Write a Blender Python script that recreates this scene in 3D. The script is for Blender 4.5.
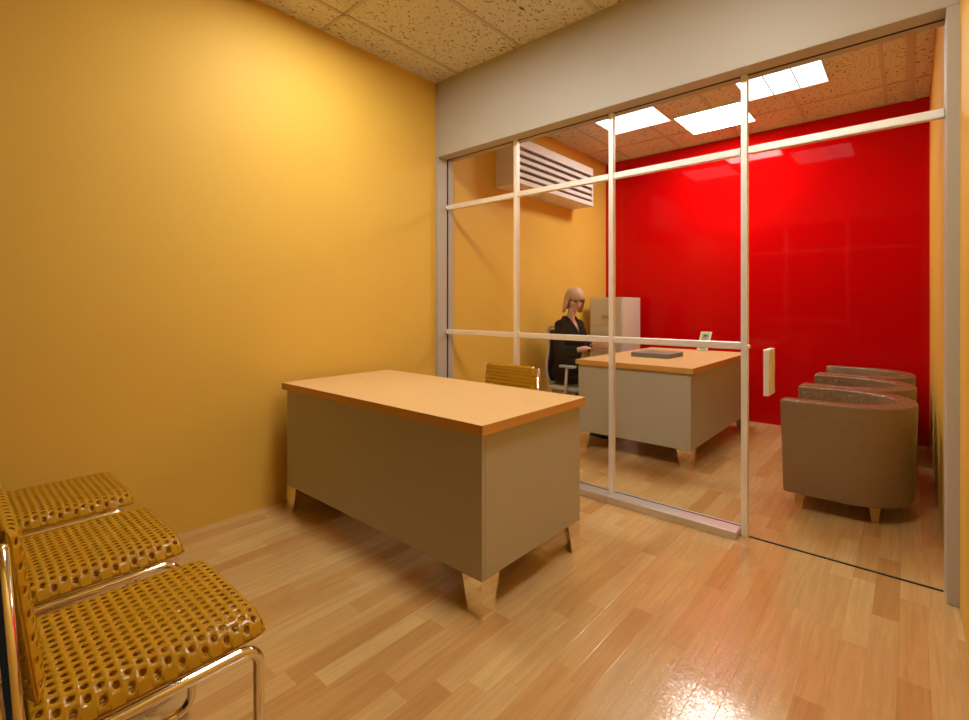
import bpy, bmesh, math, random
from mathutils import Vector, Matrix, Euler
random.seed(4)
for o in list(bpy.data.objects): bpy.data.objects.remove(o)
SC = bpy.context.scene
COL = SC.collection
PI = math.pi

# ------------------------------------------------------------------ camera, world, lamps, exposure
F_PX, YAW, HORIZON = 484.5, 0.7199, 306.5
cam = bpy.data.cameras.new('camera'); cam_o = bpy.data.objects.new('camera', cam); COL.objects.link(cam_o)
cam.sensor_width = 36; cam.lens = 36 * F_PX / 969; cam.clip_start = 0.02
cam.shift_y = -(360 - HORIZON) / 969
cam_o.location = (2.9461, -2.7407, 1.22)
cam_o.rotation_euler = (PI / 2, 0, YAW)
SC.camera = cam_o
w = bpy.data.worlds.new('world'); SC.world = w; w.use_nodes = True
w.node_tree.nodes['Background'].inputs[0].default_value = (1.0, 0.9, 0.8, 1)
w.node_tree.nodes['Background'].inputs[1].default_value = 0.01
SC.view_settings.view_transform = 'Standard'; SC.view_settings.look = 'None'
SC.view_settings.exposure = 0.0; SC.view_settings.gamma = 1.0; SC.view_settings.use_curve_mapping = False
SC.cycles.use_denoising = True
SC.cycles.max_bounces = 10; SC.cycles.diffuse_bounces = 5; SC.cycles.glossy_bounces = 5
SC.cycles.transparent_max_bounces = 24
SC.cycles.sample_clamp_indirect = 6
LAMP_MAIN_OFFICE = 39.0     # emission of the bright troffer in the office
LAMP_MAIN_FRONT = 47.0      # emission of the troffer over the reception desk
LAMP_DIM = 2.4              # the two dim troffers
FRONT_LAMPS_XY = ((0.86, -1.22), (2.30, -1.22))

# ------------------------------------------------------------------ node helpers
def srgb(r, g, b):
    f = lambda c: (c / 255 / 12.92) if c / 255 <= 0.04045 else ((c / 255 + 0.055) / 1.055) ** 2.4
    return (f(r), f(g), f(b), 1)

class NT:
    def __init__(s, name):
        s.m = bpy.data.materials.new(name); s.m.use_nodes = True
        s.t = s.m.node_tree; s.bsdf = s.t.nodes['Principled BSDF']; s.out = s.t.nodes['Material Output']
    def n(s, kind, **kw):
        nd = s.t.nodes.new(kind)
        for k, v in kw.items():
            if k.startswith('i_'):
                key = k[2:].replace('_', ' ')
                nd.inputs[key].default_value = v
            else: setattr(nd, k, v)
        return nd
    def l(s, a, b): s.t.links.new(a, b)
    def math(s, op, a, b=None):
        nd = s.t.nodes.new('ShaderNodeMath'); nd.operation = op
        for i, v in enumerate((a, b)):
            if v is None: continue
            if isinstance(v, (int, float)): nd.inputs[i].default_value = v
            else: s.l(v, nd.inputs[i])
        return nd.outputs[0]
    def coord(s, kind='Object', scale=(1, 1, 1), rot=(0, 0, 0), loc=(0, 0, 0)):
        c = s.n('ShaderNodeTexCoord'); mp = s.n('ShaderNodeMapping')
        mp.inputs['Scale'].default_value = scale; mp.inputs['Rotation'].default_value = rot; mp.inputs['Location'].default_value = loc
        s.l(c.outputs[kind], mp.inputs[0]); return mp.outputs[0]
    def grain(s, scale, k, normal=None):
        # pebbled surface: every small cell faces a slightly different way
        v = s.n('ShaderNodeTexVoronoi', i_Scale=scale); s.l(s.coord(), v.inputs['Vector'])
        a = s.n('ShaderNodeVectorMath', operation='SUBTRACT'); s.l(v.outputs['Color'], a.inputs[0]); a.inputs[1].default_value = (.5, .5, .5)
        b = s.n('ShaderNodeVectorMath', operation='SCALE'); s.l(a.outputs[0], b.inputs[0]); b.inputs['Scale'].default_value = k
        g = s.n('ShaderNodeNewGeometry'); c = s.n('ShaderNodeVectorMath', operation='ADD'); s.l(b.outputs[0], c.inputs[0])
        s.l(normal if normal is not None else g.outputs['Normal'], c.inputs[1])
        d = s.n('ShaderNodeVectorMath', operation='NORMALIZE'); s.l(c.outputs[0], d.inputs[0]); return d.outputs[0]
    def bump(s, h, strength=0.2, dist=0.002, normal=None):
        b = s.n('ShaderNodeBump'); b.inputs['Strength'].default_value = strength; b.inputs['Distance'].default_value = dist
        s.l(h, b.inputs['Height'])
        if normal is not None: s.l(normal, b.inputs['Normal'])
        return b.outputs[0]

def plain(name, col, rough=0.5, metal=0.0, spec=0.5, noise=0.04, nscale=30, bump=0.0, bscale=300, bdist=0.001, coat=0.0, grain=None):
    q = NT(name); p = q.bsdf
    c = q.coord()
    nz = q.n('ShaderNodeTexNoise', i_Scale=nscale, i_Detail=3.0); q.l(c, nz.inputs['Vector'])
    mx = q.n('ShaderNodeMix', data_type='RGBA')
    k = 1 - noise
    mx.inputs[6].default_value = (col[0] * k, col[1] * k, col[2] * k, 1)
    mx.inputs[7].default_value = (min(1, col[0] * (1 + noise)), min(1, col[1] * (1 + noise)), min(1, col[2] * (1 + noise)), 1)
    q.l(nz.outputs[0], mx.inputs[0]); q.l(mx.outputs[2], p.inputs['Base Color'])
    p.inputs['Roughness'].default_value = rough; p.inputs['Metallic'].default_value = metal
    p.inputs['Specular IOR Level'].default_value = spec
    p.inputs['Coat Weight'].default_value = coat; p.inputs['Coat Roughness'].default_value = 0.05
    if bump:
        n2 = q.n('ShaderNodeTexNoise', i_Scale=bscale, i_Detail=2.0); q.l(c, n2.inputs['Vector'])
        q.l(q.bump(n2.outputs[0], bump, bdist), p.inputs['Normal'])
    if grain: q.l(q.grain(*grain), p.inputs['Normal'])
    return q.m

def emit(name, col, s):
    q = NT(name); e = q.n('ShaderNodeEmission'); e.inputs[0].default_value = (*col, 1); e.inputs[1].default_value = s
    q.l(e.outputs[0], q.out.inputs[0]); return q.m

def make_floor():
    q = NT('maple_planks'); p = q.bsdf
    tc = q.n('ShaderNodeTexCoord'); sp = q.n('ShaderNodeSeparateXYZ'); q.l(tc.outputs['Object'], sp.inputs[0])
    u = q.math('DIVIDE', sp.outputs[0], 0.081); row = q.math('FLOOR', u)                   # boards run away from the partition
    wr = q.n('ShaderNodeTexWhiteNoise', noise_dimensions='1D'); q.l(row, wr.inputs['W'])
    ln = q.math('ADD', 0.42, q.math('MULTIPLY', wr.outputs['Value'], 0.30))
    v = q.math('ADD', q.math('DIVIDE', sp.outputs[1], ln), q.math('MULTIPLY', wr.outputs['Value'], 61.7)); colm = q.math('FLOOR', v)
    cmb = q.n('ShaderNodeCombineXYZ'); q.l(row, cmb.inputs[0]); q.l(colm, cmb.inputs[1])
    idn = q.n('ShaderNodeTexWhiteNoise', noise_dimensions='2D'); q.l(cmb.outputs[0], idn.inputs['Vector'])
    fu = q.math('FRACT', u); fv = q.math('FRACT', v)
    eu = q.math('MULTIPLY', q.math('MINIMUM', fu, q.math('SUBTRACT', 1.0, fu)), 0.081)
    ev = q.math('MULTIPLY', q.math('MINIMUM', fv, q.math('SUBTRACT', 1.0, fv)), ln)
    ed = q.math('MINIMUM', eu, ev)
    mr = q.n('ShaderNodeMapRange'); mr.inputs[1].default_value = 0.0002; mr.inputs[2].default_value = 0.0011; q.l(ed, mr.inputs[0])
    seam_o = mr.outputs[0]; id_o = idn.outputs['Value']
    ramp = q.n('ShaderNodeValToRGB'); e = ramp.color_ramp.elements
    e[0].position = 0.0; e[0].color = (0.53, 0.28, 0.095, 1)
    e[1].position = 1.0; e[1].color = (0.69, 0.46, 0.195, 1)
    for pos, cc in ((0.15, (0.60, 0.34, 0.125, 1)), (0.45, (0.65, 0.40, 0.155, 1)), (0.75, (0.62, 0.39, 0.16, 1))):
        x = e.new(pos); x.color = cc
    q.l(id_o, ramp.inputs[0])
    cg = q.coord('Object', scale=(26, 1.6, 1))
    # shift the grain from plank to plank
    add = q.n('ShaderNodeVectorMath', operation='MULTIPLY_ADD'); q.l(idn.outputs['Color'], add.inputs[0]); add.inputs[1].default_value = (9, 37, 3); q.l(cg, add.inputs[2])
    g = q.n('ShaderNodeTexNoise', i_Scale=2.2, i_Detail=6.0, i_Roughness=0.6, i_Distortion=0.6); q.l(add.outputs[0], g.inputs['Vector'])
    gr = q.n('ShaderNodeMapRange'); gr.inputs[1].default_value = 0.3; gr.inputs[2].default_value = 0.7; gr.inputs[3].default_value = 0.86; gr.inputs[4].default_value = 1.10
    q.l(g.outputs[0], gr.inputs[0])
    mul = q.n('ShaderNodeMix', data_type='RGBA', blend_type='MULTIPLY'); mul.inputs[0].default_value = 1
    q.l(ramp.outputs[0], mul.inputs[6]); q.l(gr.outputs[0], mul.inputs[7])
    m2 = q.n('ShaderNodeMix', data_type='RGBA', blend_type='MULTIPLY'); m2.inputs[0].default_value = 0.18
    q.l(mul.outputs[2], m2.inputs[6]); q.l(seam_o, m2.inputs[7])
    q.l(m2.outputs[2], p.inputs['Base Color'])
    p.inputs['Roughness'].default_value = 0.17; p.inputs['Specular IOR Level'].default_value = 1.0
    fine = q.n('ShaderNodeTexNoise', i_Scale=260.0, i_Detail=1.0); cc2 = q.coord(); q.l(cc2, fine.inputs['Vector'])
    b1 = q.bump(seam_o, 0.3, 0.001)
    b2 = q.grain(230, .055, q.bump(fine.outputs[0], 0.15, 0.0008, b1))
    q.l(b2, p.inputs['Normal'])
    return q.m

def make_tile():
    q = NT('acoustic_tile'); p = q.bsdf
    c = q.coord(scale=(1, 0.55, 1))
    v = q.n('ShaderNodeTexNoise', i_Scale=62.0, i_Detail=2.5, i_Roughness=0.55, i_Distortion=0.8); q.l(c, v.inputs['Vector'])
    r = q.n('ShaderNodeValToRGB'); e = r.color_ramp.elements; e[0].position = 0.33; e[0].color = (0.18, 0.14, 0.10, 1); e[1].position = 0.42; e[1].color = (0.76, 0.71, 0.58, 1)
    q.l(v.outputs[0], r.inputs[0]); q.l(r.outputs[0], p.inputs['Base Color'])
    v2 = q.n('ShaderNodeTexNoise', i_Scale=45.0, i_Detail=4.0); c2 = q.coord(); q.l(c2, v2.inputs['Vector'])
    p.inputs['Roughness'].default_value = 0.9; p.inputs['Specular IOR Level'].default_value = 0.1
    b = q.bump(r.outputs[0], 0.6, 0.006); q.l(q.bump(v2.outputs[0], 0.5, 0.01, b), p.inputs['Normal'])
    return q.m

def make_laminate(name, ca, cb, rough):
    q = NT(name); p = q.bsdf
    c = q.coord(scale=(3, 30, 3))
    nz = q.n('ShaderNodeTexNoise', i_Scale=5.0, i_Detail=5.0); q.l(c, nz.inputs['Vector'])
    mx = q.n('ShaderNodeMix', data_type='RGBA'); mx.inputs[6].default_value = (*ca, 1); mx.inputs[7].default_value = (*cb, 1)
    q.l(nz.outputs[0], mx.inputs[0]); q.l(mx.outputs[2], p.inputs['Base Color'])
    p.inputs['Roughness'].default_value = rough
    return q.m

def make_glass():
    q = NT('clear_glass')
    lw = q.n('ShaderNodeLayerWeight'); lw.inputs['Blend'].default_value = 0.5
    geo = q.n('ShaderNodeNewGeometry')
    fr = q.math('MULTIPLY_ADD' if False else 'POWER', lw.outputs['Facing'], 5.0)
    fr = q.math('ADD', q.math('MULTIPLY', fr, 0.9), 0.025)
    fr = q.math('MULTIPLY', fr, q.math('SUBTRACT', 1.0, geo.outputs['Backfacing']))
    tr = q.n('ShaderNodeBsdfTransparent'); tr.inputs[0].default_value = (0.985, 0.99, 0.985, 1)
    gl = q.n('ShaderNodeBsdfGlossy'); gl.inputs['Roughness'].default_value = 0.02
    mx = q.n('ShaderNodeMixShader'); q.l(fr, mx.inputs[0]); q.l(tr.outputs[0], mx.inputs[1]); q.l(gl.outputs[0], mx.inputs[2])
    q.l(mx.outputs[0], q.out.inputs[0])
    return q.m

M = dict(
    yellow=plain('yellow_paint', (0.80, 0.505, 0.085), 0.55, spec=0.25, noise=0.02, nscale=3),
    red=plain('red_gloss_paint', (0.60, 0.0015, 0.002), 0.05, spec=0.15, noise=0.02, nscale=3),
    beige=plain('beige_frame_paint', (0.50, 0.46, 0.39), 0.5, noise=0.02, nscale=5),
    groove=plain('dark_rubber_seal', (0.03, 0.018, 0.01), 0.7),
    floor=make_floor(), tile=make_tile(),
    tee=plain('ceiling_tee', (0.60, 0.53, 0.42), 0.6),
    alu=plain('brushed_aluminium', (1.0, 0.98, 0.95), 0.47, metal=0.62, noise=0.01, grain=(260, .14)),
    alu_track=plain('aluminium_track', (0.72, 0.68, 0.62), 0.36, metal=0.8, noise=0.02, grain=(260, .2)),
    glass=make_glass(),
    desktop=make_laminate('maple_desktop', (0.72, 0.45, 0.185), (0.77, 0.50, 0.215), 0.45),
    deskedge=make_laminate('orange_desk_edge', (0.60, 0.30, 0.055), (0.66, 0.34, 0.07), 0.45),
    steel=plain('warm_grey_steel', (0.46, 0.425, 0.325), 0.5, noise=0.02),
    steel2=plain('grey_drawer_front', (0.49, 0.47, 0.39), 0.45, noise=0.02),
    chrome=plain('chrome', (0.86, 0.80, 0.70), 0.07, metal=1.0, noise=0.01),
    chrome_leg=plain('mirror_leg', (0.88, 0.82, 0.72), 0.06, metal=1.0, noise=0.01),
    amber=plain('amber_plastic', (0.64, 0.35, 0.014), 0.12, spec=0.5, noise=0.05),
    brown=plain('brown_leather', (0.25, 0.155, 0.075), 0.24, spec=0.8, noise=0.12, nscale=60, grain=(210, .55)),
    legwood=plain('pale_wood_leg', (0.60, 0.38, 0.12), 0.45, noise=0.1),
    cab=plain('almond_cabinet', (0.66, 0.60, 0.48), 0.42, noise=0.02),
    cabhandle=plain('brass_grey_handle', (0.48, 0.40, 0.28), 0.35, metal=0.4),
    white=plain('white_unit', (0.80, 0.76, 0.70), 0.5, noise=0.02),
    dark=plain('dark_gap', (0.10, 0.065, 0.045), 0.7),
    lampframe=plain('lamp_frame', (0.85, 0.84, 0.80), 0.5),
    skin=plain('skin', (0.72, 0.42, 0.32), 0.5, noise=0.05),
    lips=plain('lips', (0.50, 0.13, 0.11), 0.4),
    eye=plain('eye', (0.03, 0.02, 0.02), 0.2),
    hair=plain('strawberry_blonde_hair', (0.56, 0.36, 0.23), 0.45, noise=0.4, nscale=90, bump=0.5, bscale=150, bdist=0.003),
    black=plain('black_cloth', (0.014, 0.011, 0.012), 0.9, spec=0.2, noise=0.2, bump=0.4, bscale=200),
    shoe=plain('black_shoe', (0.015, 0.013, 0.012), 0.3),
    paper=plain('paper', (0.62, 0.53, 0.47), 0.7),
    chairshell=plain('pale_grey_plastic', (0.56, 0.52, 0.45), 0.4),
    armpad=plain('grey_armpad', (0.42, 0.43, 0.42), 0.5),
    mesh_black=plain('black_mesh', (0.03, 0.028, 0.028), 0.75),
    bookcover=plain('grey_book_cover', (0.26, 0.26, 0.24), 0.45, noise=0.7, nscale=45),
    bookpages=plain('book_pages', (0.22, 0.22, 0.15), 0.6, noise=0.8, nscale=80),
    calcard=plain('cream_card', (0.72, 0.66, 0.50), 0.5),
    calgreen=plain('green_print', (0.33, 0.42, 0.16), 0.5, noise=0.2),
    calpurple=plain('mauve_print', (0.38, 0.28, 0.30), 0.5),
    calblack=plain('dark_print', (0.03, 0.035, 0.02), 0.5),
)
_n = M['amber'].node_tree; _p = _n.nodes['Principled BSDF']; _o = _n.nodes['Material Output']
_t = _n.nodes.new('ShaderNodeBsdfTranslucent'); _t.inputs[0].default_value = (0.88, 0.52, 0.02, 1)
_m = _n.nodes.new('ShaderNodeMixShader'); _m.inputs[0].default_value = 0.3
_n.links.new(_p.outputs[0], _m.inputs[1]); _n.links.new(_t.outputs[0], _m.inputs[2]); _n.links.new(_m.outputs[0], _o.inputs[0])
M['lamp_main_office'] = emit('office_lamp_diffuser', (1.0, 0.97, 0.90), LAMP_MAIN_OFFICE)
M['lamp_main_front'] = emit('front_lamp_diffuser', (1.0, 0.97, 0.88), LAMP_MAIN_FRONT)
M['lamp_dim'] = emit('dim_lamp_diffuser', (1.0, 0.97, 0.93), LAMP_DIM)

# ------------------------------------------------------------------ mesh helpers
def box(bm, lo, hi, mi=0):
    vs = [bm.verts.new((x, y, z)) for z in (lo[2], hi[2]) for y in (lo[1], hi[1]) for x in (lo[0], hi[0])]
    for f in ((0, 2, 3, 1), (4, 5, 7, 6), (0, 1, 5, 4), (2, 6, 7, 3), (0, 4, 6, 2), (1, 3, 7, 5)):
        fc = bm.faces.new([vs[i] for i in f]); fc.material_index = mi
    return vs

def loft(bm, rings, caps=True, closed=False, mi=0, smooth=True):
    R = [[bm.verts.new(p) for p in r] for r in rings]
    n = len(R[0]); pairs = list(zip(R, R[1:])) + ([(R[-1], R[0])] if closed else [])
    for a, b in pairs:
        for i in range(n):
            f = bm.faces.new((a[i], a[(i + 1) % n], b[(i + 1) % n], b[i])); f.smooth = smooth; f.material_index = mi
    if caps and not closed:
        f = bm.faces.new(list(reversed(R[0]))); f.material_index = mi
        f = bm.faces.new(R[-1]); f.material_index = mi
    return R

def fillet(pts, r, seg=6):
    out = [Vector(pts[0])]
    for i in range(1, len(pts) - 1):
        a, b, c = Vector(pts[i - 1]), Vector(pts[i]), Vector(pts[i + 1])
        u = (a - b).normalized(); v = (c - b).normalized()
        ang = u.angle(v); t = min(r / math.tan(ang / 2), (a - b).length * .49, (c - b).length * .49)
        rr = t * math.tan(ang / 2)
        ctr = b + (u + v).normalized() * (rr / math.sin(ang / 2))
        s, e = b + u * t - ctr, b + v * t - ctr
        for k in range(seg + 1):
            w0, om = k / seg, s.angle(e)
            out.append(ctr + (s * math.sin((1 - w0) * om) + e * math.sin(w0 * om)) / math.sin(om))
    out.append(Vector(pts[-1])); return out

def tube(bm, pts, r, n=12, mi=0, closed=False):
    pts = [Vector(p) for p in pts]; N = len(pts)
    rad = r if isinstance(r, (list, tuple)) else [r] * N
    t0 = (pts[1] - pts[0]).normalized()
    up = Vector((0, 0, 1)) if abs(t0.z) < 0.9 else Vector((0, 1, 0))
    nrm = t0.cross(up).normalized(); rings = []
    for i, p in enumerate(pts):
        if i == 0: t = pts[1] - pts[0]
        elif i == N - 1: t = pts[-1] - pts[-2]
        else: t = (pts[i + 1] - p).normalized() + (p - pts[i - 1]).normalized()
        t.normalize(); nrm = (nrm - t * nrm.dot(t)).normalized(); bn = t.cross(nrm)
        rings.append([p + (nrm * math.cos(2 * PI * k / n) + bn * math.sin(2 * PI * k / n)) * rad[i] for k in range(n)])
    loft(bm, rings, closed=closed, mi=mi)

def ball(bm, c, r, seg=16, mi=0, rot=None):
    r = r if isinstance(r, (list, tuple)) else (r, r, r)
    mt = Matrix.Translation(c) @ (rot.to_matrix().to_4x4() if rot else Matrix()) @ Matrix.Diagonal((*r, 1))
    res = bmesh.ops.create_uvsphere(bm, u_segments=seg, v_segments=seg // 2 + 2, radius=1, matrix=mt)
    for v in res['verts']:
        for f in v.link_faces: f.smooth = True; f.material_index = mi

def B(): return bmesh.new()

def obj(name, bm, mats, parent=None, bevel=0, seg=2, kind=None):
    me = bpy.data.meshes.new(name)
    bmesh.ops.recalc_face_normals(bm, faces=bm.faces[:])
    bm.to_mesh(me); bm.free()
    for m in (mats if isinstance(mats, (list, tuple)) else [mats]): me.materials.append(m)
    o = bpy.data.objects.new(name, me); COL.objects.link(o)
    if parent: o.parent = parent
    if bevel:
        b = o.modifiers.new('bevel', 'BEVEL'); b.width = bevel; b.segments = seg; b.limit_method = 'ANGLE'; b.angle_limit = 0.6
    if kind: o['kind'] = kind
    return o

def boxo(name, lo, hi, m, parent=None, bevel=0.002, kind=None):
    bm = B(); box(bm, lo, hi); return obj(name, bm, m, parent, bevel, kind=kind)

def thing(name, label, cat, loc=(0, 0, 0), rz=0, group=None):
    o = bpy.data.objects.new(name, None); COL.objects.link(o); o.empty_display_size = .1
    o.location = loc; o.rotation_euler = (0, 0, rz)
    if label: o['label'] = label; o['category'] = cat
    if group: o['group'] = group
    return o

def copy_tree(o, parent=None):
    c = o.copy(); COL.objects.link(c)
    if parent: c.parent = parent
    for ch in [x for x in list(COL.objects) if x.parent == o]: copy_tree(ch, c)
    return c

# ------------------------------------------------------------------ the setting
H = 3.06; W = 3.10; WO = 3.08; YB = 2.995; HB = 2.447
Y0 = -3.3            # the front room goes on behind the camera
boxo('floor', (-0.1, Y0, -0.1), (3.2, YB + .1, 0), M['floor'], bevel=0, kind='structure')
boxo('wall_left', (-0.1, Y0, 0), (0, YB, H), M['yellow'], bevel=0, kind='structure')
boxo('wall_right', (W, Y0, 0), (W + .1, 0.0, H), M['yellow'], bevel=0, kind='structure')
boxo('wall_office_right', (WO, .18, 0), (W + .1, YB, H), M['yellow'], bevel=0, kind='structure')
boxo('wall_back', (-0.1, YB, 0), (W + .1, YB + .1, H), M['red'], bevel=0, kind='structure')

def ceiling(name, x0, x1, y0, y1, xs, ys, wide=None, holes=()):
    bm = B()
    # tiles between the tees, one flat panel each, leaving the lamp openings
    box(bm, (x0, y0, H), (x1, y1, H + .08), 0)
    t, d = 0.012, 0.006
    for x in xs:
        box(bm, (x - t, y0, H - d), (x + t, y1, H + .01), 1)
    for y in ys:
        box(bm, (x0, y - t, H - d), (x1, y + t, H + .011), 1)
    if wide: box(bm, (wide - .024, y0, H - d * 2), (wide + .024, y1, H + .01), 1); box(bm, (wide - .004, y0, H - d * 3), (wide + .004, y1, H + .01), 1)
    return obj(name, bm, [M['tile'], M['tee']], kind='structure')
ceiling('ceiling', 0, W, Y0, 0.0, [.27 + .61 * k for k in range(5)], [-2.25, -1.03])
ceiling('ceiling_office', 0, WO, .18, YB, [.35, .96, 1.57, 2.18, 2.79], [1.27, 2.49, YB - .012], wide=2.955)

# header and jambs of the partition, one painted portal
bm = B()
DP = .18
box(bm, (0, 0, HB), (W + .1, DP, H + .08))
box(bm, (0, 0, 0), (.033, DP, HB))
box(bm, (3.06, 0, 0), (W + .1, DP, HB))
obj('wall_partition', bm, M['beige'], bevel=.004, kind='structure')
bm = B()
gy0, gy1 = .103, .119
box(bm, (.0325, gy0, 0), (.0345, gy1, HB)); box(bm, (.033, gy0, HB - .0015), (3.06, gy1, HB + .0005))
obj('trim_1', bm, M['groove'], kind='structure')

# glazed partition
win = bpy.data.objects.new('window_1', None); COL.objects.link(win); win['kind'] = 'structure'
MX = (.762, 1.524, 2.288)
ZT, ZM = 2.045, 1.010
for x in MX:
    boxo('mullion', (x - .0155, .092, 0.0 if x > 2 else .042), (x + .0155, .130, HB - .002), M['alu'], win, .003)
def rail(z, xa, xb, name='rail'):
    boxo(name, (xa, .094, z - .019), (xb, .128, z + .019), M['alu'], win, .003)
xs = [.034] + list(MX) + [3.059]
for i in range(4):
    xa = xs[i] + (.018 if i else 0); xb = xs[i + 1] - (.018 if i < 3 else 0)
    rail(ZT, xa, xb)
    if i < 3: rail(ZM, xa, xb)
# end pins that fix the rails to the jamb and the door post
for (x, z) in ((.036, ZT), (.036, ZM), (2.309, ZM)):
    bm = B(); tube(bm, [(x - .002, .09, z), (x + .008, .09, z)], .010, 10); obj('rail_pin', bm, M['alu'], win)
for (x0, x1) in ((.034, MX[1] - .001), (MX[1] + .001, MX[2] - .019)):
    boxo('bottom_track', (x0, .020, 0), (x1, .150, .042), M['alu_track'], win, .004)
    boxo('track_seal', (x0 + .001, .118, .0405), (x1 - .001, .126, .0435), M['groove'], win, 0)
E_ = .004
for i in range(3):
    xa = xs[i] + (.018 if i else .001); xb = xs[i + 1] - .018
    for z0, z1 in ((.044, ZM - .021), (ZM + .021, ZT - .021), (ZT + .021, HB - .003)):
        boxo('pane', (xa, .107, z0), (xb, .115, z1), M['glass'], win, 0)
boxo('pane', (MX[2] + .018, .107, ZT + .021), (3.059, .115, HB - .003), M['glass'], win, 0)
door = bpy.data.objects.new('door_1', None); COL.objects.link(door); door['kind'] = 'structure'
boxo('pane', (MX[2] + .021, .107, .006), (3.056, .115, ZT - .023), M['glass'], door, 0)
boxo('bottom_seal', (MX[2] + .021, .106, .0005), (3.056, .116, .005), M['groove'], door, 0)
hd = boxo('door_handle', (2.387, .050, .765), (2.412, .1065, 1.000), M['alu'], door, .002)
boxo('door_handle', (2.387, .1155, .765), (2.412, .195, 1.000), M['alu'], door, .002)


# ------------------------------------------------------------------ ceiling lamps
def troffer(x0, y0, x1, y1, mat, label, cells=1, group='ceiling light panels'):
    cx, cy = (x0 + x1) / 2, (y0 + y1) / 2
    t = thing('ceiling_light', label, 'ceiling light', (cx, cy, H - .022), 0, group)
    hx, hy = (x1 - x0) / 2, (y1 - y0) / 2
    bm = B(); f = .007
    for a, b in (((-hx - f, -hy - f), (hx + f, -hy)), ((-hx - f, hy), (hx + f, hy + f)), ((-hx - f, -hy), (-hx, hy)), ((hx, -hy), (hx + f, hy))):
        box(bm, (*a, .0), (*b, .0215))
    obj('frame', bm, M['lampframe'], t)
    for k in range(cells):
        w_ = 2 * hx / cells
        bm = B(); g = .0015 if cells > 1 else 0
        box(bm, (-hx + w_ * k + (g if k else 0), -hy, .003), (-hx + w_ * (k + 1) - (g if k < cells - 1 else 0), hy, .012)); obj('diffuser', bm, mat, t)
    if cells > 1:
        bm = B()
        for k in range(1, cells): box(bm, (-hx + 2 * hx / cells * k - .003, -hy, -.001), (-hx + 2 * hx / cells * k + .003, hy, .0028))
        obj('divider', bm, M['groove'], t)
    return t
troffer(.61, 1.40, 1.19, 2.03, M['lamp_dim'], 'square white ceiling light on the left, above the woman and her desk')
troffer(1.235, 2.005, 1.81, 2.57, M['lamp_main_office'], 'brightest middle ceiling light, closest to the red wall')
troffer(1.88, 1.40, 2.455, 2.03, M['lamp_dim'], 'three cell ceiling light on the right, above the door side of the office', 3)
for (fx, fy), lab in zip(FRONT_LAMPS_XY, ('bright ceiling light over the left half of the front room desk', 'bright ceiling light over the right end of the front room desk')):
    troffer(fx - .22, fy - .19, fx + .22, fy + .19, M['lamp_main_front'], lab, group='front room ceiling lights')

# ------------------------------------------------------------------ wall unit with louvres
t = thing('air_conditioner', 'white louvred air conditioning unit high on the yellow office wall', 'air conditioner', (0, 1.475, 2.345))
ax, hy, hz = .27, .695, .425
bm = B()
box(bm, (.0005, -hy, 0), (ax - .03, hy, hz))
box(bm, (ax - .03, -hy, hz - .085), (ax, hy, hz)); box(bm, (ax - .03, -hy, 0), (ax, hy, .045))
box(bm, (ax - .03, -hy, .045), (ax, -hy + .018, hz - .085)); box(bm, (ax - .03, hy - .018, .045), (ax, hy, hz - .085))
obj('housing', bm, M['white'], t, .004)
boxo('grille_recess', (ax - .029, -hy + .018, .045), (ax - .026, hy - .018, hz - .085), M['dark'], t, 0)
bm = B(); pit = (hz - .085 - .045) / 5
for k in range(4):
    z = .045 + .025 + .0675 * k
    box(bm, (ax - .024, -hy + .019, z), (ax - .002, hy - .019, z + .036))
obj('louvres', bm, M['white'], t, .002)

# ------------------------------------------------------------------ desks
def desk(label, loc, rz, L, D):
    """visitor side is local -y, sitting side +y"""
    t = thing('office_desk', label, 'desk', loc, rz, 'steel desks with maple tops')
    hl, hd_ = L / 2, D / 2; zt = .762; lip = .040; ins = .022
    bm = B(); box(bm, (-hl, -hd_, zt - lip), (hl, hd_, zt))
    for f in bm.faces:
        f.normal_update()
        f.material_index = 0 if abs(f.normal.z) > .5 else 1
    obj('tabletop', bm, [M['desktop'], M['deskedge']], t)
    x, y = hl - ins, hd_ - ins; z0, z1 = .145, zt - lip - .0005
    pw = .40
    for s in (-1, 1):
        a, b = (x - pw, x) if s > 0 else (-x, -x + pw)
        p = boxo('pedestal', (a, -y + .0205, z0), (b, y, z1), M['steel'], t, .002)
        for k in range(3):
            h = (z1 - z0 - .02) / 3
            dr = boxo('drawer', (a + .012, y + .0003, z0 + .01 + h * k + .004), (b - .012, y + .012, z0 + .01 + h * (k + 1) - .004), M['steel2'], t, .002)
            boxo('drawer_handle', ((a + b) / 2 - .06, y + .012, z0 + .01 + h * (k + .6)), ((a + b) / 2 + .06, y + .022, z0 + .01 + h * (k + .6) + .012), M['chrome'], dr, .002)
    boxo('modesty_panel', (-x, -y, z0), (x, -y + .02, z1), M['steel'], t, .002)
    for sx in (-1, 1):
        for sy in (-1, 1):
            bm = B(); th = .004
            cx, cy = sx * x, sy * y
            for ax_ in (0, 1):       # an angle of two tapering plates
                top, bot = .108, .072
                if ax_ == 0:
                    quad = [(cx, z0), (cx - sx * top, z0), (cx - sx * bot, 0), (cx, 0)]
                    ring = lambda yy: [(q[0], yy, q[1]) for q in quad]
                    loft(bm, [ring(cy), ring(cy - sy * th)], smooth=False)
                else:
                    quad = [(cy - sy * th, z0), (cy - sy * top, z0), (cy - sy * bot, 0), (cy - sy * th, 0)]
                    ring = lambda xx: [(xx, q[0], q[1]) for q in quad]
                    loft(bm, [ring(cx), ring(cx - sx * th)], smooth=False)
            obj('leg', bm, M['chrome_leg'], t)
    return t
desk('beige desk with maple top in the front room, before the glass', (.908, -.955, 0), 0, 1.615, .79)
desk('beige desk with maple top behind the glass, holding the book', (1.258, 1.772, 0), PI / 2, 1.655, .985)

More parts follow.
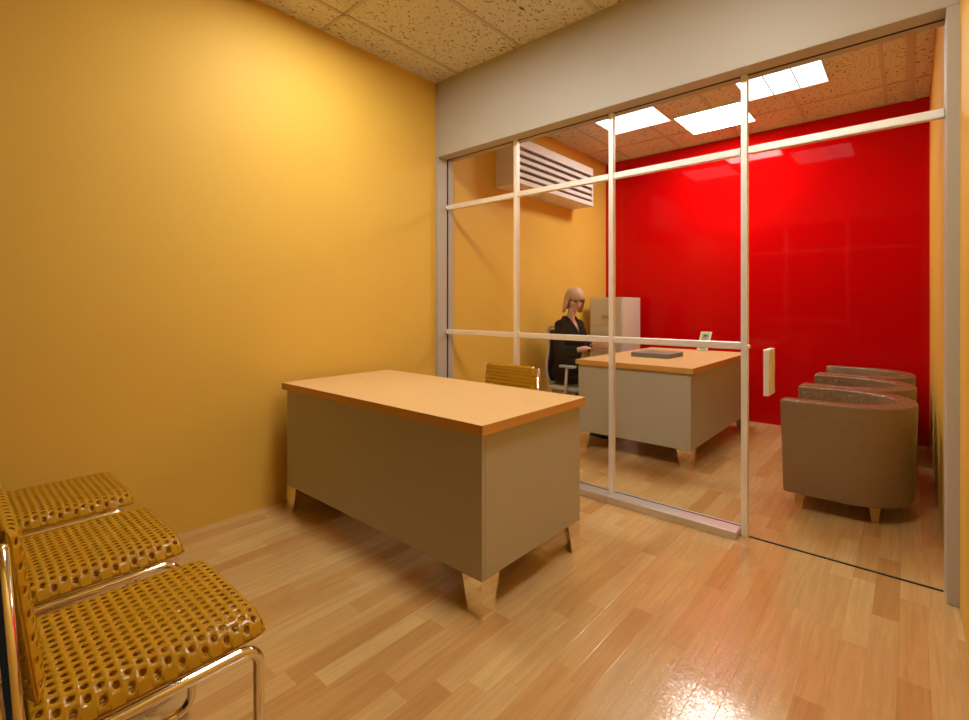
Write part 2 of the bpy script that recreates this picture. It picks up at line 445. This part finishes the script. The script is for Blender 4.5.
# ------------------------------------------------------------------ perforated chairs
def perforated(bm, nx, ny, mapf, hole=.33, cyc=False):
    """nx x ny staggered cells, each a ring of eight quads around a round hole; mapf(u, v) -> point, u,v in cells"""
    cache = {}
    def V(u, v):
        vv = v % ny if cyc else v
        k = (round(u * 64), round(vv * 64))
        if k not in cache: cache[k] = bm.verts.new(mapf(u, v))
        return cache[k]
    for j in range(ny):
        off = .5 if j % 2 else 0
        cells = [(i + off, i + off + 1) for i in range(nx - (1 if off else 0))]
        if off:
            for a in (0, nx - .5):
                bm.faces.new([V(a, j), V(a + .5, j), V(a + .5, j + .5), V(a + .5, j + 1), V(a, j + 1)] if a == 0 else [V(a, j), V(a + .5, j), V(a + .5, j + 1), V(a, j + 1), V(a, j + .5)])
        for a, b in cells:
            m = (a + b) / 2
            outer = [(a, j), (m, j), (b, j), (b, j + .5), (b, j + 1), (m, j + 1), (a, j + 1), (a, j + .5)]
            angs = [-3 * PI / 4, -PI / 2, -PI / 4, 0, PI / 4, PI / 2, 3 * PI / 4, PI]
            inner = [bm.verts.new(mapf(m + hole * math.cos(q), j + .5 + hole * 1.02 * math.sin(q))) for q in angs]
            for k in range(8):
                k2 = (k + 1) % 8
                f = bm.faces.new([V(*outer[k]), V(*outer[k2]), inner[k2], inner[k]]); f.smooth = True

def rounded_profile(D, T, r):
    """closed rounded-rectangle path, returns function of arc length fraction -> (p, q)"""
    segs = []
    pts = []
    def arc(cx, cy, a0):
        for k in range(7):
            a = a0 + PI / 2 * k / 6; pts.append((cx + r * math.cos(a), cy + r * math.sin(a)))
    arc(D / 2 - r, T / 2 - r, 0); arc(-D / 2 + r, T / 2 - r, PI / 2); arc(-D / 2 + r, -T / 2 + r, PI); arc(D / 2 - r, -T / 2 + r, 3 * PI / 2)
    pts.append(pts[0]); L = [0]
    for a, b in zip(pts, pts[1:]): L.append(L[-1] + math.dist(a, b))
    def f(t):
        s = (t % 1.0) * L[-1]
        for i in range(len(L) - 1):
            if s <= L[i + 1] + 1e-9:
                k = (s - L[i]) / max(1e-9, L[i + 1] - L[i])
                return (pts[i][0] + (pts[i + 1][0] - pts[i][0]) * k, pts[i][1] + (pts[i + 1][1] - pts[i][1]) * k)
    return f, L[-1]

def perf_slab(Wd, D, T, r, pitch, sag=0.0):
    """perforated hollow slab: x width, y depth, z thickness"""
    bm = B(); f, Lp = rounded_profile(D, T, r)
    nx = round(Wd / pitch); ny = round(Lp / (pitch * .87)); ny += ny % 2
    def mp(u, v):
        a, b = f(v / ny); q = abs(2 * u / nx - 1); x = (u / nx - .5) * Wd
        e = q ** 10; x *= 1 - .05 * max(0, 2 * a / D) ** 9
        return (x, a, b * (1 - .93 * e) - sag * e)
    perforated(bm, nx, ny, mp, hole=.285, cyc=True)
    return bm

def tube_chair(label, loc, rz):
    """faces local +y; origin on the floor at the middle of the frame"""
    t = thing('perforated_chair', label, 'chair', loc, rz, 'amber perforated chairs on chrome tube')
    r = .0125; hw = .228; yf, yb = .205, -.205
    # one bent tube: back post - seat side - front leg - floor runner, joined across the rear on the floor
    bm = B()
    side = [(hw, yb - .030, .805), (hw, yb - .004, .412), (hw, yf, .412), (hw, yf, r), (hw, yb + .02, r)]
    other = [(-x, y, z) for (x, y, z) in reversed(side)]
    tube(bm, fillet(side + other, .045, 7), r, 14)
    tube(bm, [(-hw, yb + .05, .412 - .006), (hw, yb + .05, .412 - .006)], .009, 10)
    tube(bm, [(-hw, yf - .07, .412 - .006), (hw, yf - .07, .412 - .006)], .009, 10)
    fr = obj('frame', bm, M['chrome'], t)
    for s in (-1, 1):
        bm = B(); ball(bm, (s * hw, yb - .030, .807), (r, r, .006), 12); obj('tube_cap', bm, M['chrome'], fr)
    for s in (-1, 1):
        for z in (.56, .76):
            bm = B(); tube(bm, [(s * (hw - .020), yb - .018 - (z - .56) * .07, z), (s * (hw - r), yb - .018 - (z - .56) * .07, z)], .006, 10); obj('bolt', bm, M['chrome'], fr)
    seat = obj('seat', perf_slab(.452, .425, .048, .022, .0258, .020), M['amber'], t)
    seat.location = (0, .014, .450)
    back = obj('backrest', perf_slab(.430, .32, .036, .016, .0258, .0), M['amber'], t)
    back.location = (0, yb + .001, .662); back.rotation_euler = (PI / 2 + .12, 0, 0)
    for o in (seat, back):
        m = o.modifiers.new('thickness', 'SOLIDIFY'); m.thickness = .003; m.offset = 0
    return t
CY = -2.43
c1 = tube_chair('amber perforated chair nearest the camera, its chrome front leg in full view', (1.548, CY, 0), 0)
for x, lab in ((.972, 'middle chair of the amber row along the left'), (.382, 'amber perforated chair against the yellow wall, farthest of the row')):
    c = copy_tree(c1); c.location = (x, CY, 0); c['label'] = lab
c = copy_tree(c1); c.location = (.884, -.345, 0); c.rotation_euler = (0, 0, PI)
c['label'] = 'amber perforated chair behind the front desk, only its backrest showing'

# ------------------------------------------------------------------ tub armchairs
def tub_path(hw, x_front, x_back, n=18):
    """U-shaped plan, open to -x; returns points from the near arm round the back to the far arm"""
    R = hw; xs_ = x_back - .30
    pts = [(x_front, -hw), (x_front + .12, -hw)]
    for k in range(n + 1):
        a = -PI / 2 + PI * k / n
        pts.append((xs_ + (x_back - xs_) * math.cos(a), hw * math.sin(a)))
    pts += [(x_front + .12, hw), (x_front, hw)]
    return pts
def tub_chair(label, loc):
    t = thing('tub_armchair', label, 'armchair', loc, 0, 'brown tub armchairs')
    xf, xb, hw, th = -.295, .337, .372, .10
    zs = [.098, .11, .30, .645, .662]
    bm = B()
    rings = []
    out_t = tub_path(hw, xf, xb); in_t = tub_path(hw - th, xf, xb - th)
    def ring(z, shrink, inset):
        k = 1 - shrink * (1 - z / .662)
        o_ = [(x if i not in (0, len(out_t) - 1) else x + inset, y) for i, (x, y) in enumerate(out_t)]
        res = []
        for x, y in out_t: res.append((x * k, y * k, z))
        for x, y in reversed(in_t): res.append((x * k, y * k, z))
        return res
    rings = [ring(z, .055, 0) for z in (.10, .30, .50, .66)]
    R = [[bm.verts.new(p) for p in r_] for r_ in rings]; n = len(R[0]); m = len(out_t)
    for a, b in zip(R, R[1:]):
        for i in range(n):
            f = bm.faces.new((a[i], a[(i + 1) % n], b[(i + 1) % n], b[i])); f.smooth = True
    for r_, fl in ((R[0], 1), (R[-1], 0)):
        for i in range(m - 1):
            q = [r_[i], r_[i + 1], r_[n - 2 - i], r_[n - 1 - i]]
            bm.faces.new(q if not fl else list(reversed(q)))
    obj('shell', bm, M['brown'], t, .012, 3)
    # seat block and cushion between the arms
    def seat_ring(z, k, ins, xfr):
        pts = [(xfr, -(hw - th) * k + ins)]
        P = [p for p in in_t[1:-1]]
        pts += [(x * k - ins, y * k * (1 - ins / .25)) for x, y in P]
        pts += [(xfr, (hw - th) * k - ins)]
        return [(x, y, z) for x, y in pts]
    bm = B(); loft(bm, [seat_ring(z, .95, .004, -.265) for z in (.10, .315)]); obj('seat_base', bm, M['brown'], t, .01)
    bm = B(); loft(bm, [seat_ring(z, .96, .007, -.285) for z in (.316, .44)]); obj('seat_cushion', bm, M['brown'], t, .025, 4)
    for (lx, ly) in ((-.205, -.285), (.15, -.235), (-.205, .285), (.15, .235)):
        bm = B()
        loft(bm, [[(lx + a * k, ly + b * k, z) for a, b in ((-1, -1), (1, -1), (1, 1), (-1, 1))] for z, k in ((0, .016), (.0985, .026))], smooth=False)
        obj('leg', bm, M['legwood'], t)
    return t
labs = ['brown tub armchair nearest the glass door, whole side in view', 'middle one of the three brown tub armchairs', 'brown tub armchair farthest back, next to the red wall']
a1 = tub_chair(labs[0], (2.65, 1.02, 0))
for k in (1, 2):
    c = copy_tree(a1); c.location = (2.65, 1.02 + .765 * k, 0); c['label'] = labs[k]

# ------------------------------------------------------------------ filing cabinet
t = thing('filing_cabinet', 'tall almond filing cabinet in the corner behind the woman', 'filing cabinet', (.315, 2.625, 0))
hx, hy, hz = .205, .235, 1.325
boxo('body', (-hx, -hy, 0), (hx, hy, hz), M['cab'], t, .003)
for k in range(4):
    z0 = .06 + k * .314; z1 = z0 + .304
    dr = boxo('drawer', (-hx + .010, -hy - .014, z0), (hx - .010, -hy - .0003, z1), M['cab'], t, .003)
    bm = B()
    box(bm, (-.045, -hy - .030, z0 + .075), (.045, -hy - .014, z0 + .083)); box(bm, (-.045, -hy - .020, z0 + .083), (.045, -hy - .014, z0 + .118))
    box(bm, (-.050, -hy - .024, z0 + .075), (-.045, -hy - .014, z0 + .120)); box(bm, (.045, -hy - .024, z0 + .075), (.050, -hy - .014, z0 + .120))
    obj('handle', bm, M['cabhandle'], dr, .001)

# ------------------------------------------------------------------ things on the office desk
zt = .762
t = thing('book', 'thick grey book lying on the office desk', 'book', (1.205, 1.655, zt + .0005), -.03)
bm = B(); wx, wy, hh = .175, .17, .040
box(bm, (-wx, -wy, 0), (wx, wy, .003)); box(bm, (-wx, -wy, hh - .003), (wx, wy, hh)); box(bm, (-wx, -wy, .003), (-wx + .004, wy, hh - .003))
obj('cover', bm, M['bookcover'], t)
boxo('pages', (-wx + .0045, -wy + .004, .0035), (wx - .005, wy - .004, hh - .0035), M['bookpages'], t, 0)

t = thing('desk_calendar', 'small cream card stand with green print at the back of the office desk', 'desk stand', (1.345, 2.475, zt + .001), .15)
lean = -.38; hwid = .052
def card(name, z0, z1, off, m, par, w0=hwid, xc=0):
    bm = B(); c_, s_ = math.cos(lean), math.sin(lean)
    rings = []
    for d in (0, .0025):
        rr = []
        for (x, z) in ((-w0 + xc, z0), (w0 + xc, z0), (w0 + xc, z1), (-w0 + xc, z1)):
            y = -off - d
            rr.append((x + z * .16, y * c_ - z * s_, z * c_ + y * s_ + .004))
        rings.append(rr)
    loft(bm, rings, smooth=False); return obj(name, bm, m, par)
front = card('card', 0, .205, 0, M['calcard'], t)
card('picture', .105, .185, .0028, M['calgreen'], front, .034)
card('picture_figure', .112, .160, .0056, M['calpurple'], front, .015, .0)
card('picture_figure', .150, .166, .0084, M['calblack'], front, .016, .0)
card('picture', .012, .070, .0028, M['calgreen'], front, .028)
card('picture_figure', .052, .062, .0056, M['calblack'], front, .014)
bm = B()
loft(bm, [[(-.04, .075, 0), (.04, .075, 0), (.04, .078, 0), (-.04, .078, 0)], [(-.02, .062, .17), (.06, .062, .17), (.06, .065, .17), (-.02, .065, .17)]], smooth=False)
obj('stay', bm, M['calcard'], t)

# ------------------------------------------------------------------ the woman
PX, PY, PR = .335, 1.53, -.10
P = thing('person', 'seated person with a blonde bob in a black V-neck jacket reading a sheet of paper', 'person', (PX, PY, 0), PR)
def remesh(name, bm, m, parent, vox=.006, it=6, cut=None, solid=0):
    bmesh.ops.recalc_face_normals(bm, faces=bm.faces[:])
    me = bpy.data.meshes.new('tmp'); bm.to_mesh(me); bm.free()
    o = bpy.data.objects.new('tmp', me); COL.objects.link(o)
    md = o.modifiers.new('r', 'REMESH'); md.mode = 'VOXEL'; md.voxel_size = vox; md.use_smooth_shade = True
    s = o.modifiers.new('s', 'SMOOTH'); s.iterations = it; s.factor = .5
    bpy.context.view_layer.update()
    dg = bpy.context.evaluated_depsgraph_get(); ev = o.evaluated_get(dg)
    out = bpy.data.meshes.new_from_object(ev, depsgraph=dg); out.name = name
    bpy.data.objects.remove(o); bpy.data.meshes.remove(me)
    b2 = bmesh.new(); b2.from_mesh(out)
    if cut:
        dead = [f for f in b2.faces if cut(f.calc_center_median())]
        bmesh.ops.delete(b2, geom=dead, context='FACES')
    for f in b2.faces: f.smooth = True
    b2.to_mesh(out); b2.free()
    out.materials.clear(); out.materials.append(m)
    r = bpy.data.objects.new(name, out); COL.objects.link(r); r.parent = parent
    if solid:
        q = r.modifiers.new('t', 'SOLIDIFY'); q.thickness = solid; q.offset = 1
    return r
def capsule(bm, pts, rad, n=14):
    tube(bm, pts, rad, n)
    for p, r in ((pts[0], rad[0]), (pts[-1], rad[-1])): ball(bm, p, r * .99, 14)
    for p, r in zip(pts[1:-1], rad[1:-1]): ball(bm, p, r * .99, 14)
def ering(cx, cy, z, rx, ry, n=28, tilt=0):
    return [(cx + rx * math.cos(2 * PI * k / n), cy + ry * math.sin(2 * PI * k / n), z + tilt * rx * math.cos(2 * PI * k / n)) for k in range(n)]
HC = Vector((.085, 0, 1.290)); HT = Euler((0, math.radians(22), math.radians(-28)))      # head centre, tilt and turn
def hp(x, y, z): return HC + (HT.to_matrix() @ Vector((x, y, z)))
shoulder = {s: Vector((.015, s * .150, 1.030)) for s in (-1, 1)}
elbow = {-1: Vector((.045, -.200, .780)), 1: Vector((.06, .215, .790))}
wrist = {-1: Vector((.215, -.125, .800)), 1: Vector((.235, .075, .830))}
hand = {-1: Vector((.285, -.085, .812)), 1: Vector((.305, .055, .845))}
bm = B()
loft(bm, [ering(-.01, 0, .47, .10, .15), ering(-.01, 0, .56, .105, .165), ering(0, 0, .70, .088, .135), ering(.02, 0, .84, .10, .145), ering(.025, 0, .94, .10, .15), ering(.015, 0, 1.03, .075, .15), ering(.015, 0, 1.075, .05, .08), ering(.02, 0, 1.10, .046, .05)])
capsule(bm, [(.02, 0, 1.05), (.035, 0, 1.13), (.06, 0, 1.21)], [.052, .043, .044])
# head: skull, jaw, nose, ears, brow
ball(bm, hp(-.012, 0, .030), (.094, .074, .086), 24, rot=HT)
ball(bm, hp(.020, 0, -.020), (.066, .060, .088), 24, rot=HT)
ball(bm, hp(.050, 0, -.082), (.028, .030, .026), 16, rot=HT)
ball(bm, hp(.078, 0, .030), (.012, .045, .008), 12, rot=HT)
capsule(bm, [hp(.080, 0, .018), hp(.096, 0, -.010), hp(.101, 0, -.022)], [.008, .010, .012])
ball(bm, hp(.090, 0, -.050), (.009, .020, .010), 12, rot=HT)
for s in (-1, 1):
    ball(bm, hp(.060, s * .034, -.020), (.022, .020, .022), 12, rot=HT)
    ball(bm, hp(-.008, s * .074, -.012), (.018, .008, .030), 12, rot=HT)
    sh, el, wr, ha = shoulder[s], elbow[s], wrist[s], hand[s]
    capsule(bm, [Vector((.015, s * .10, 1.045)), sh, (sh + el) / 2 , el], [.048, .050, .043, .036])
    capsule(bm, [el, (el + wr) / 2, wr], [.036, .033, .024])
    d = (ha - wr).normalized(); side = d.cross(Vector((0, 0, 1))).normalized(); up = side.cross(d)
    capsule(bm, [wr, wr + d * .035, wr + d * .075], [.024, .030, .030], 12)
    for off in (-.022, .022): capsule(bm, [wr + d * .02, wr + d * .078 + side * off], [.018, .014], 10)
    for k, (o_, ln) in enumerate(((-.030, .058), (-.010, .070), (.010, .072), (.029, .064))):
        b0 = wr + d * .080 + side * o_ * .95
        p1 = b0 + d * ln * .40 + up * .004; p2 = p1 + d * ln * .30 - up * ln * .16; p3 = p2 + d * ln * .16 - up * ln * .26
        capsule(bm, [wr + d * .05 + side * o_ * .6, b0, p1, p2, p3], [.011, .0095, .0088, .0082, .0072], 8)
    b0 = wr + d * .035 - side * s * (-.028)
    capsule(bm, [wr + d * .02, b0, b0 + d * .030 - side * s * (-.016) + up * .004, b0 + d * .055 - side * s * (-.008) + up * .002], [.016, .012, .011, .009], 8)
    # legs
    capsule(bm, [(0, s * .085, .535), (.20, s * .095, .545), (.40, s * .10, .530), ], [.082, .075, .056])
    capsule(bm, [(.40, s * .10, .530), (.40, s * .10, .36), (.385, s * .10, .10)], [.056, .052, .036])
    capsule(bm, [(.37, s * .10, .060), (.50, s * .11, .045)], [.036, .030])
body = remesh('body', bm, M['skin'], P, .0055, 3)
# face details
for s in (-1, 1):
    bm = B(); ball(bm, hp(.0815, s * .030, .008), (.006, .013, .0055), 12, rot=HT); obj('eye', bm, M['eye'], P)
    bm = B(); tube(bm, [hp(.084, s * .014, .026), hp(.086, s * .030, .031), hp(.078, s * .046, .025)], .0025, 8); obj('eyebrow', bm, M['hair'], P)
bm = B(); ball(bm, hp(.0975, 0, -.050), (.005, .021, .007), 12, rot=HT); obj('lips', bm, M['lips'], P)
# bob: a shell round the skull that falls to the jaw and leaves the face open
bm = B(); NA, NZ = 48, 16; rows = []
for j in range(NZ + 1):
    row = []
    for i in range(NA):
        a = 2 * PI * i / NA                    # 0 = forward
        fwd = abs((a + PI) % (2 * PI) - PI)
        drop = -.148 + .014 * math.cos(a * 5) - .010 * math.cos(a)
        if fwd < 1.05: low = .045 - .020 * math.sin(fwd * 2.5)
        else: low = drop * min(1, (fwd - 1.05) / .28) + .03 * (1 - min(1, (fwd - 1.05) / .28))
        top = .128
        tt = j / NZ
        z = top + (low - top) * (1 - (1 - tt) ** 1.6) if False else top + (low - top) * tt
        # radius profile: dome above, straight and slightly flared below
        zr = (z - .012) / .116
        k = math.sqrt(max(0.0, 1 - zr * zr)) if zr > 0 else 1.0 + .05 * math.sin(min(1, -zr) * PI)
        wob = 1 + .028 * math.sin(a * 13 + tt) + .016 * math.sin(a * 23 + 1)
        rx = .116 * k * wob; ry = .100 * k * wob
        row.append(bm.verts.new(hp(-.012 + rx * math.cos(a), ry * math.sin(a), z)))
    rows.append(row)
for r0, r1 in zip(rows, rows[1:]):
    for i in range(NA):
        f = bm.faces.new((r0[i], r0[(i + 1) % NA], r1[(i + 1) % NA], r1[i])); f.smooth = True
bm.faces.new(list(reversed(rows[0])))
hr = obj('hair', bm, M['hair'], P); q = hr.modifiers.new('t', 'SOLIDIFY'); q.thickness = .010; q.offset = -1
q = hr.modifiers.new('sub', 'SUBSURF'); q.levels = 1; q.render_levels = 1
# jacket, cut open at the neck in a V
bm = B()
loft(bm, [ering(-.01, 0, .50, .125, .178), ering(-.01, 0, .58, .125, .185), ering(0, 0, .70, .108, .155), ering(.022, 0, .84, .122, .165), ering(.028, 0, .93, .125, .172), ering(.018, 0, 1.02, .098, .178), ering(.015, 0, 1.065, .075, .135), ering(.014, 0, 1.122, .060, .068)])
for s in (-1, 1):
    sh, el, wr = shoulder[s], elbow[s], wrist[s]
    capsule(bm, [Vector((.015, s * .10, 1.040)), sh, (sh + el) / 2 + Vector((-.004, s * .006, 0)), el + Vector((-.008, 0, 0))], [.054, .056, .051, .046])
    tube(bm, [el + Vector((-.008, 0, 0)), (el + wr) / 2, wr - (wr - el) * .06], [.046, .043, .036], 16); ball(bm, el + Vector((-.008, 0, 0)), .0455, 14)
def vcut(c):
    if c.z > 1.085 and math.hypot(c.x - .018, c.y) < .056: return True
    return c.x > .03 and c.z > .925 and abs(c.y) < (c.z - .925) * .36
remesh('jacket', bm, M['black'], P, .008, 5, vcut, .004)
for s in (-1, 1):      # lapels along the V
    bm = B()
    loft(bm, [[(.150, s * .002, .915), (.152, s * .022, .915), (.146, s * .022, .912), (.144, s * .002, .912)],
              [(.132, s * .030, 1.00), (.128, s * .066, 1.00), (.120, s * .066, .998), (.124, s * .030, .998)],
              [(.085, s * .052, 1.075), (.078, s * .078, 1.072), (.068, s * .076, 1.068), (.075, s * .050, 1.070)],
              [(.010, s * .062, 1.112), (.005, s * .078, 1.104), (-.004, s * .074, 1.100), (.002, s * .058, 1.108)]])
    obj('lapel', bm, M['black'], P)
bm = B()
loft(bm, [ering(-.01, 0, .462, .115, .165), ering(-.01, 0, .55, .12, .178), ering(-.005, 0, .62, .112, .168)])
for s in (-1, 1):
    capsule(bm, [(0, s * .085, .537), (.20, s * .095, .547), (.40, s * .10, .532)], [.090, .083, .064])
    capsule(bm, [(.40, s * .10, .532), (.40, s * .10, .36), (.388, s * .10, .11)], [.064, .060, .052])
remesh('trousers', bm, M['black'], P, .009, 3)
for s in (-1, 1):
    bm = B()
    loft(bm, [[(.335, s * .10 + y * .036, z) for y, z in ((-1, .002), (1, .002), (1, .095), (-1, .095))],
              [(.41, s * .105 + y * .042, z) for y, z in ((-1, .002), (1, .002), (1, .095), (-1, .095))],
              [(.50, s * .11 + y * .042, z) for y, z in ((-1, .002), (1, .002), (.8, .060), (-.8, .060))],
              [(.565, s * .112 + y * .022, z) for y, z in ((-1, .002), (1, .002), (.8, .035), (-.8, .035))]])
    o = obj('shoe', bm, M['shoe'], P, .012, 3)

# paper she holds, a thing of its own
pc = Vector((.402, -.020, .842))
mat_p = Matrix.Translation((PX, PY, 0)) @ Matrix.Rotation(PR, 4, 'Z')
bm = B(); rings = []
for d in (0, .0015):
    rr = []
    u_ = Vector((.35, .93, .12)).normalized(); v_ = Vector((.62, -.28, .73)).normalized(); n_ = u_.cross(v_)
    for a, b in ((-.105, -.05), (.105, -.05), (.105, .13), (-.105, .13)):
        rr.append(mat_p @ (pc + u_ * a + v_ * b + n_ * d))
    rings.append(rr)
loft(bm, rings, smooth=False)
pp = obj('paper_sheet', bm, M['paper'])
pp['label'] = 'sheet of paper held up in the hands of the woman'; pp['category'] = 'paper'

# ------------------------------------------------------------------ her office chair
t = thing('office_chair', 'pale grey swivel chair with a curved back frame, under the seated woman', 'office chair', (PX + .02, PY, 0), PR)
bm = B(); loft(bm, [[(-.14, -.17, z), (-.11, -.20, z), (.20, -.20, z), (.24, -.16, z), (.24, .16, z), (.20, .20, z), (-.11, .20, z), (-.14, .17, z)] for z in (.392, .437)])
obj('seat', bm, M['chairshell'], t, .018, 4)
bm = B(); loft(bm, [[(-.12, -.15, z), (.20, -.17, z), (.20, .17, z), (-.12, .15, z)] for z in (.350, .384)]); obj('seat_pan', bm, M['chairshell'], t, .01)
def back_pt(z, y):
    s = (z - .42) / .60
    return Vector((-.165 - .045 * s - .025 * math.sin(s * 2 * PI) + .05 * (y / .2) ** 2, y, z))
bm = B(); loop = []
for k in range(33):
    a = 2 * PI * k / 33; y = .168 * math.copysign(abs(math.cos(a)) ** .55, math.cos(a)); z = .715 + .295 * math.copysign(abs(math.sin(a)) ** .55, math.sin(a))
    loop.append(back_pt(z, y))
tube(bm, loop, .014, 10, closed=True); bf = obj('back_frame', bm, M['chairshell'], t)
bm = B(); G = []
for i in range(9):
    row = []
    for j in range(11):
        y = -.152 + .304 * i / 8; z = .45 + .53 * j / 10; row.append(bm.verts.new(back_pt(z, y)))
    G.append(row)
for i in range(8):
    for j in range(10): bm.faces.new((G[i][j], G[i + 1][j], G[i + 1][j + 1], G[i][j + 1])).smooth = True
o = obj('back_mesh', bm, M['mesh_black'], t); q = o.modifiers.new('t', 'SOLIDIFY'); q.thickness = .004; q.offset = 0
bm = B(); tube(bm, fillet([(-.02, 0, .36), (-.17, 0, .36), (-.232, 0, .60)], .06), .018, 10); obj('back_support', bm, M['chairshell'], t)
for s in (-1, 1):
    bm = B(); tube(bm, fillet([(.12, s * .17, .365), (.12, s * .235, .365), (.14, s * .235, .628)], .04), .014, 10); am = obj('armrest', bm, M['chairshell'], t)
    bm = B(); loft(bm, [[(.06, s * .235 + y, z) for y, z in ((-.028, .63), (.028, .63), (.028, .655), (-.028, .655))], [(.235, s * .235 + y, z) for y, z in ((-.034, .63), (.034, .63), (.034, .655), (-.034, .655))]])
    obj('arm_pad', bm, M['armpad'], am, .011, 3)
bm = B(); tube(bm, [(0, 0, .095), (0, 0, .25)], .028, 16); tube(bm, [(0, 0, .25), (0, 0, .352)], .018, 14); obj('gas_column', bm, M['chairshell'], t)
bm = B()
for k in range(5):
    a = 2 * PI * k / 5 + .35; d = Vector((math.cos(a), math.sin(a), 0)); n_ = Vector((-d.y, d.x, 0))
    loft(bm, [[d * r_ + n_ * (w_ * y) + Vector((0, 0, z + zz * hh)) for y, zz in ((-1, -1), (1, -1), (1, 1), (-1, 1))] for r_, w_, z, hh in ((.0, .024, .095, .018), (.15, .020, .088, .013), (.285, .014, .074, .009))], smooth=False)
obj('star_base', bm, M['chairshell'], t, .003)
for k in range(5):
    a = 2 * PI * k / 5 + .35; d = Vector((math.cos(a), math.sin(a), 0)); n_ = Vector((-d.y, d.x, 0)); c_ = d * .272
    bm = B()
    for s in (-1, 1): tube(bm, [c_ + n_ * (s * .006) + Vector((0, 0, .028)), c_ + n_ * (s * .024) + Vector((0, 0, .028))], .0275, 14)
    tube(bm, [c_ + Vector((0, 0, .028)), c_ + Vector((0, 0, .070))], .006, 8)
    obj('caster', bm, M['mesh_black'], t)
